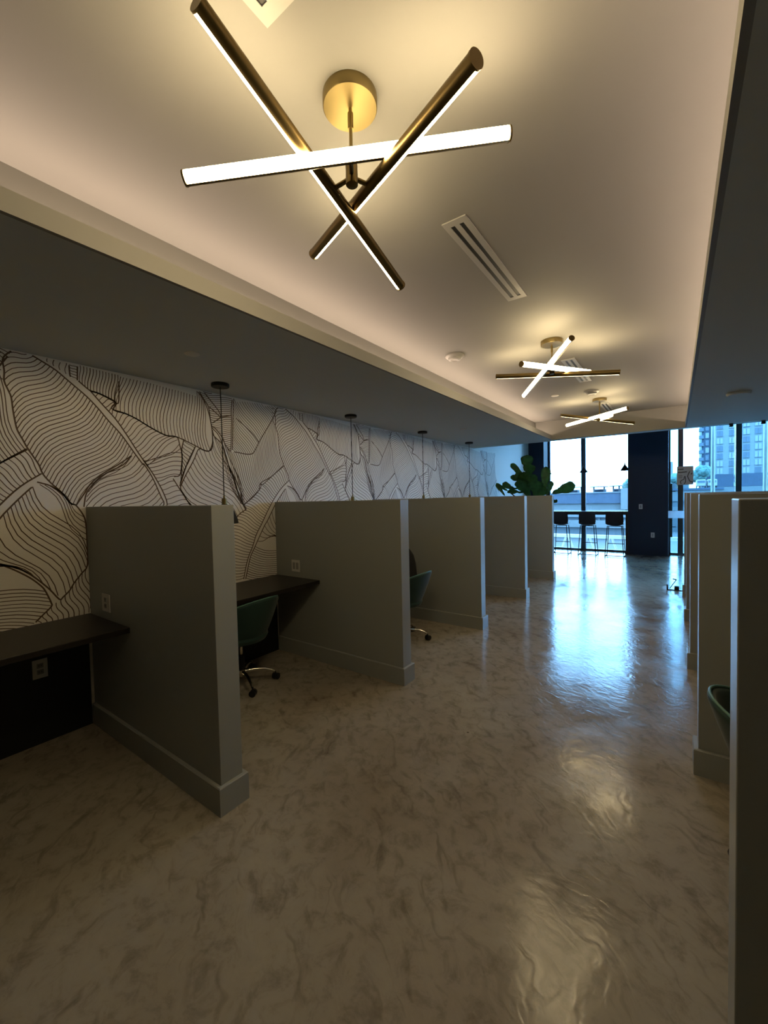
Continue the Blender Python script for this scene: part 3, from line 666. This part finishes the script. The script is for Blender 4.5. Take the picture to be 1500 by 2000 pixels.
stroke([SX(*p) for p in ((850, 790), (880, 740))], .006)
for x0, x1, y in ((300, 370, 560), (385, 440, 565), (455, 520, 560), (300, 345, 690), (362, 430, 695), (445, 500, 690), (515, 580, 685), (595, 665, 680)): stroke([SX(x0, y), SX(x1, y)], .0068)
for x0, x1, y in ((320, 480, 845), (320, 470, 915)): stroke([SX(x0, y), SX(x1, y)], .0035)
link('printed_marks', bm, M['sign_ink'], t)

# ------------------------------------------------------------------ outside
struct(boxo('floor_outside', (-120, 160, 12.4, 330, -4.7, -4.5), M['ground']))
t = thing('terrace_rail', 'pale terrace rail with zigzag bars outside the windows', 'railing', (0, 15, -4.5))
boxo('coping', (-6, 6, -.1, .12, 4.56, 4.66), M['coping'], t)
boxo('ledge', (-6, 6, -.2, .3, 0, 3.85), M['gar_mid'], t)
x = -5.9; k = 0
for k in range(36):
    a = -5.9+k*.325; b = a+.235
    boxo_ = bmesh.new(); zz = ((4.56, 3.85) if k % 2 else (3.85, 4.56))
    tube(boxo_, [(a, 0, zz[0]), (b, 0, zz[1])], .042, 6); link('zigzag_bar', boxo_, M['coping'], t)
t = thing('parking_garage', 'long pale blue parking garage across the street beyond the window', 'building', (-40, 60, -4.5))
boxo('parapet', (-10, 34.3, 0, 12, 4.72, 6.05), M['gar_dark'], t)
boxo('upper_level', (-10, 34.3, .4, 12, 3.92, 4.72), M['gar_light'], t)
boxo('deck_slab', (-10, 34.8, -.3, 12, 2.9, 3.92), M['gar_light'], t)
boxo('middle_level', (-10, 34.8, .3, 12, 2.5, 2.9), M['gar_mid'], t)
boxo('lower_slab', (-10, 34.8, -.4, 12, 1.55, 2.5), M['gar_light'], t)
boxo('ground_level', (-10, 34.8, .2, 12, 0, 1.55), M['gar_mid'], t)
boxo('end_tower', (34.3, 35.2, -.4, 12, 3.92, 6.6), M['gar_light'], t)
boxo('roof_edge', (-10, 34.3, -.1, .3, 6.05, 6.2), M['gar_light'], t)
for x0, x1, z in ((30.2, 32.3, 7.0), (32.6, 34.1, 7.05), (26.0, 29.4, 7.0)):
    bm = bmesh.new(); box(bm, x0, x1, 3, 5, z-.12, z); box(bm, x0+.3, x0+.5, 3.9, 4.1, 6.05, z-.12); box(bm, x1-.5, x1-.3, 3.9, 4.1, 6.05, z-.12)
    link('roof_canopy', bm, M['gar_mid'], t)
for x0 in (27, 30.5, 33): boxo('roof_box', (x0, x0+1.3, 5, 7, 6.05, 6.6), M['gar_dark'], t)
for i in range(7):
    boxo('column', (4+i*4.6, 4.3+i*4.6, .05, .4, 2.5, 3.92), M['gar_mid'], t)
t = thing('low_building', 'low pale blue building beyond the glass door', 'building', (-4, 75, -4.5))
boxo('upper_wall', (2.4, 40, 0, 10, 4.6, 6.2), M['gar_light'], t)
boxo('roof_edge', (2.3, 9.5, -.2, 10, 6.2, 6.5), M['gar_dark'], t)
boxo('lower_wall', (-.5, 40, .2, 10, 0, 4.6), M['gar_mid'], t)
boxo('coping', (-.5, 40, -.1, .6, 3.2, 3.7), M['gar_light'], t)
# residential tower
t = thing('apartment_tower', 'tall pale blue apartment tower with balconies seen through right window', 'building', (7.6, 190, -4.5))
boxo('tower_wall', (2.6, 62, 0, 20, 0, 48), M['tower'], t)
boxo('balcony_bay', (0, 2.59, 1, 20, 0, 48), M['gar_dark'], t)
boxo('podium', (3.2, 62, -2, -.01, 7.4, 11.8), M['gar_dark'], t)
boxo('podium_base', (-1, 62, -2.5, -.01, 0, 7.35), M['gar_light'], t)
rnd = random.Random(3)
for k in range(13):
    z = 11.6+k*2.68
    boxo('balcony', (-.9, .6, -.6, 1.0, z, z+.28), M['gar_mid'], t)
    boxo('balcony_rail', (-.9, .5, -.62, -.55, z+.28, z+1.2), M['tower_win'], t)
    bw = boxo('bay_window', (1.1, 2.1, .9, .99, z+.3, z+2.2), M['tower_pale' if k % 2 else 'tower_win'], t)
    for j, (a, b) in enumerate(((4.3, 5.9), (7.7, 9.1), (11.4, 13.1), (14.5, 16.2), (19.5, 21.2), (23.0, 24.6))):
        pale = rnd.random() < .5
        fw = boxo('window', (a, b, -.12, -.01, z+.45, z+2.35), M['tower_pale' if pale else 'tower_win'], t)
        bm = bmesh.new(); box(bm, (a+b)/2-.07, (a+b)/2+.07, -.2, -.13, z+.45, z+2.35); box(bm, a-.1, b+.1, -.25, -.13, z+.28, z+.45)
        link('window_bars', bm, M['gar_mid'], fw)
t = thing('office_block', 'distant pale blue block seen beside the navy wall through the glass door', 'building', (-4, 120, -4.5))
boxo('block_wall', (0, 3.3, 0, 12, 0, 13.2), M['tower'], t); boxo('block_wing', (3.31, 6.5, 1, 12, 0, 8.8), M['gar_mid'], t)
def tree(name, x, y, z, r, lab, hgt=None):
    t = thing(name, lab, 'tree', (x, y, -4.5))
    tubeo('trunk', [(0, 0, 0), (0, 0, z+4.5)], [r*.14, r*.08], M['stem'], t, 8)
    bm = bmesh.new(); rr = random.Random(int(x*10)+5)
    for k in range(9):
        c = Vector((rr.uniform(-.5, .5)*r, rr.uniform(-.4, .4)*r, z+4.5+rr.uniform(-.45, .45)*r))
        bmesh.ops.create_icosphere(bm, subdivisions=2, radius=r*rr.uniform(.42, .62), matrix=Matrix.Translation(c))
    for v in bm.verts: v.co += Vector((rr.uniform(-1, 1), rr.uniform(-1, 1), rr.uniform(-1, 1)))*r*.05
    link('crown', bm, M['tree'], t)
tree('tree', 5.2, 140, 6.2, 2.4, 'dark teal tree at the foot of the apartment tower')
tree('tree', .2, 88, 4.0, 1.3, 'bluish tree seen through the glass door below the distant block')
tree('tree', -6.2, 76, 2.9, .95, 'round tree beside the navy wall above the garage roof')
def van(x, y, z, lab):
    t = thing('van', lab, 'vehicle', (x, y, z), 0, 'white vans on the roof')
    bm = bmesh.new(); box(bm, -.55, .55, -1.6, 1.6, .25, 1.25, bev=.12); link('van_body', bm, M['car'], t)
    boxo('windscreen', (-.45, .45, -1.63, -1.6, .75, 1.1), M['tower_win'], t)
    for sx in (-.5, .5):
        for sy in (-1, 1): tubeo('wheel', [(sx-.05, sy, .25), (sx+.05, sy, .25)], .25, M['black_plastic'], t, 14)
van(4.35, 79, 2.0, 'white van parked on the roof beyond the notice, right one')
van(3.05, 79, 2.0, 'white van parked on the roof beyond the notice, left one')
for x, l in ((.739, 'slim white post outside the right window, left one'), (1.696, 'slim white post outside the right window, right one')):
    tag(tubeo('post', [(x, 13, -4.5), (x, 13, 6)], .04, M['post'], None, 16), l, 'post', 'white posts outside')
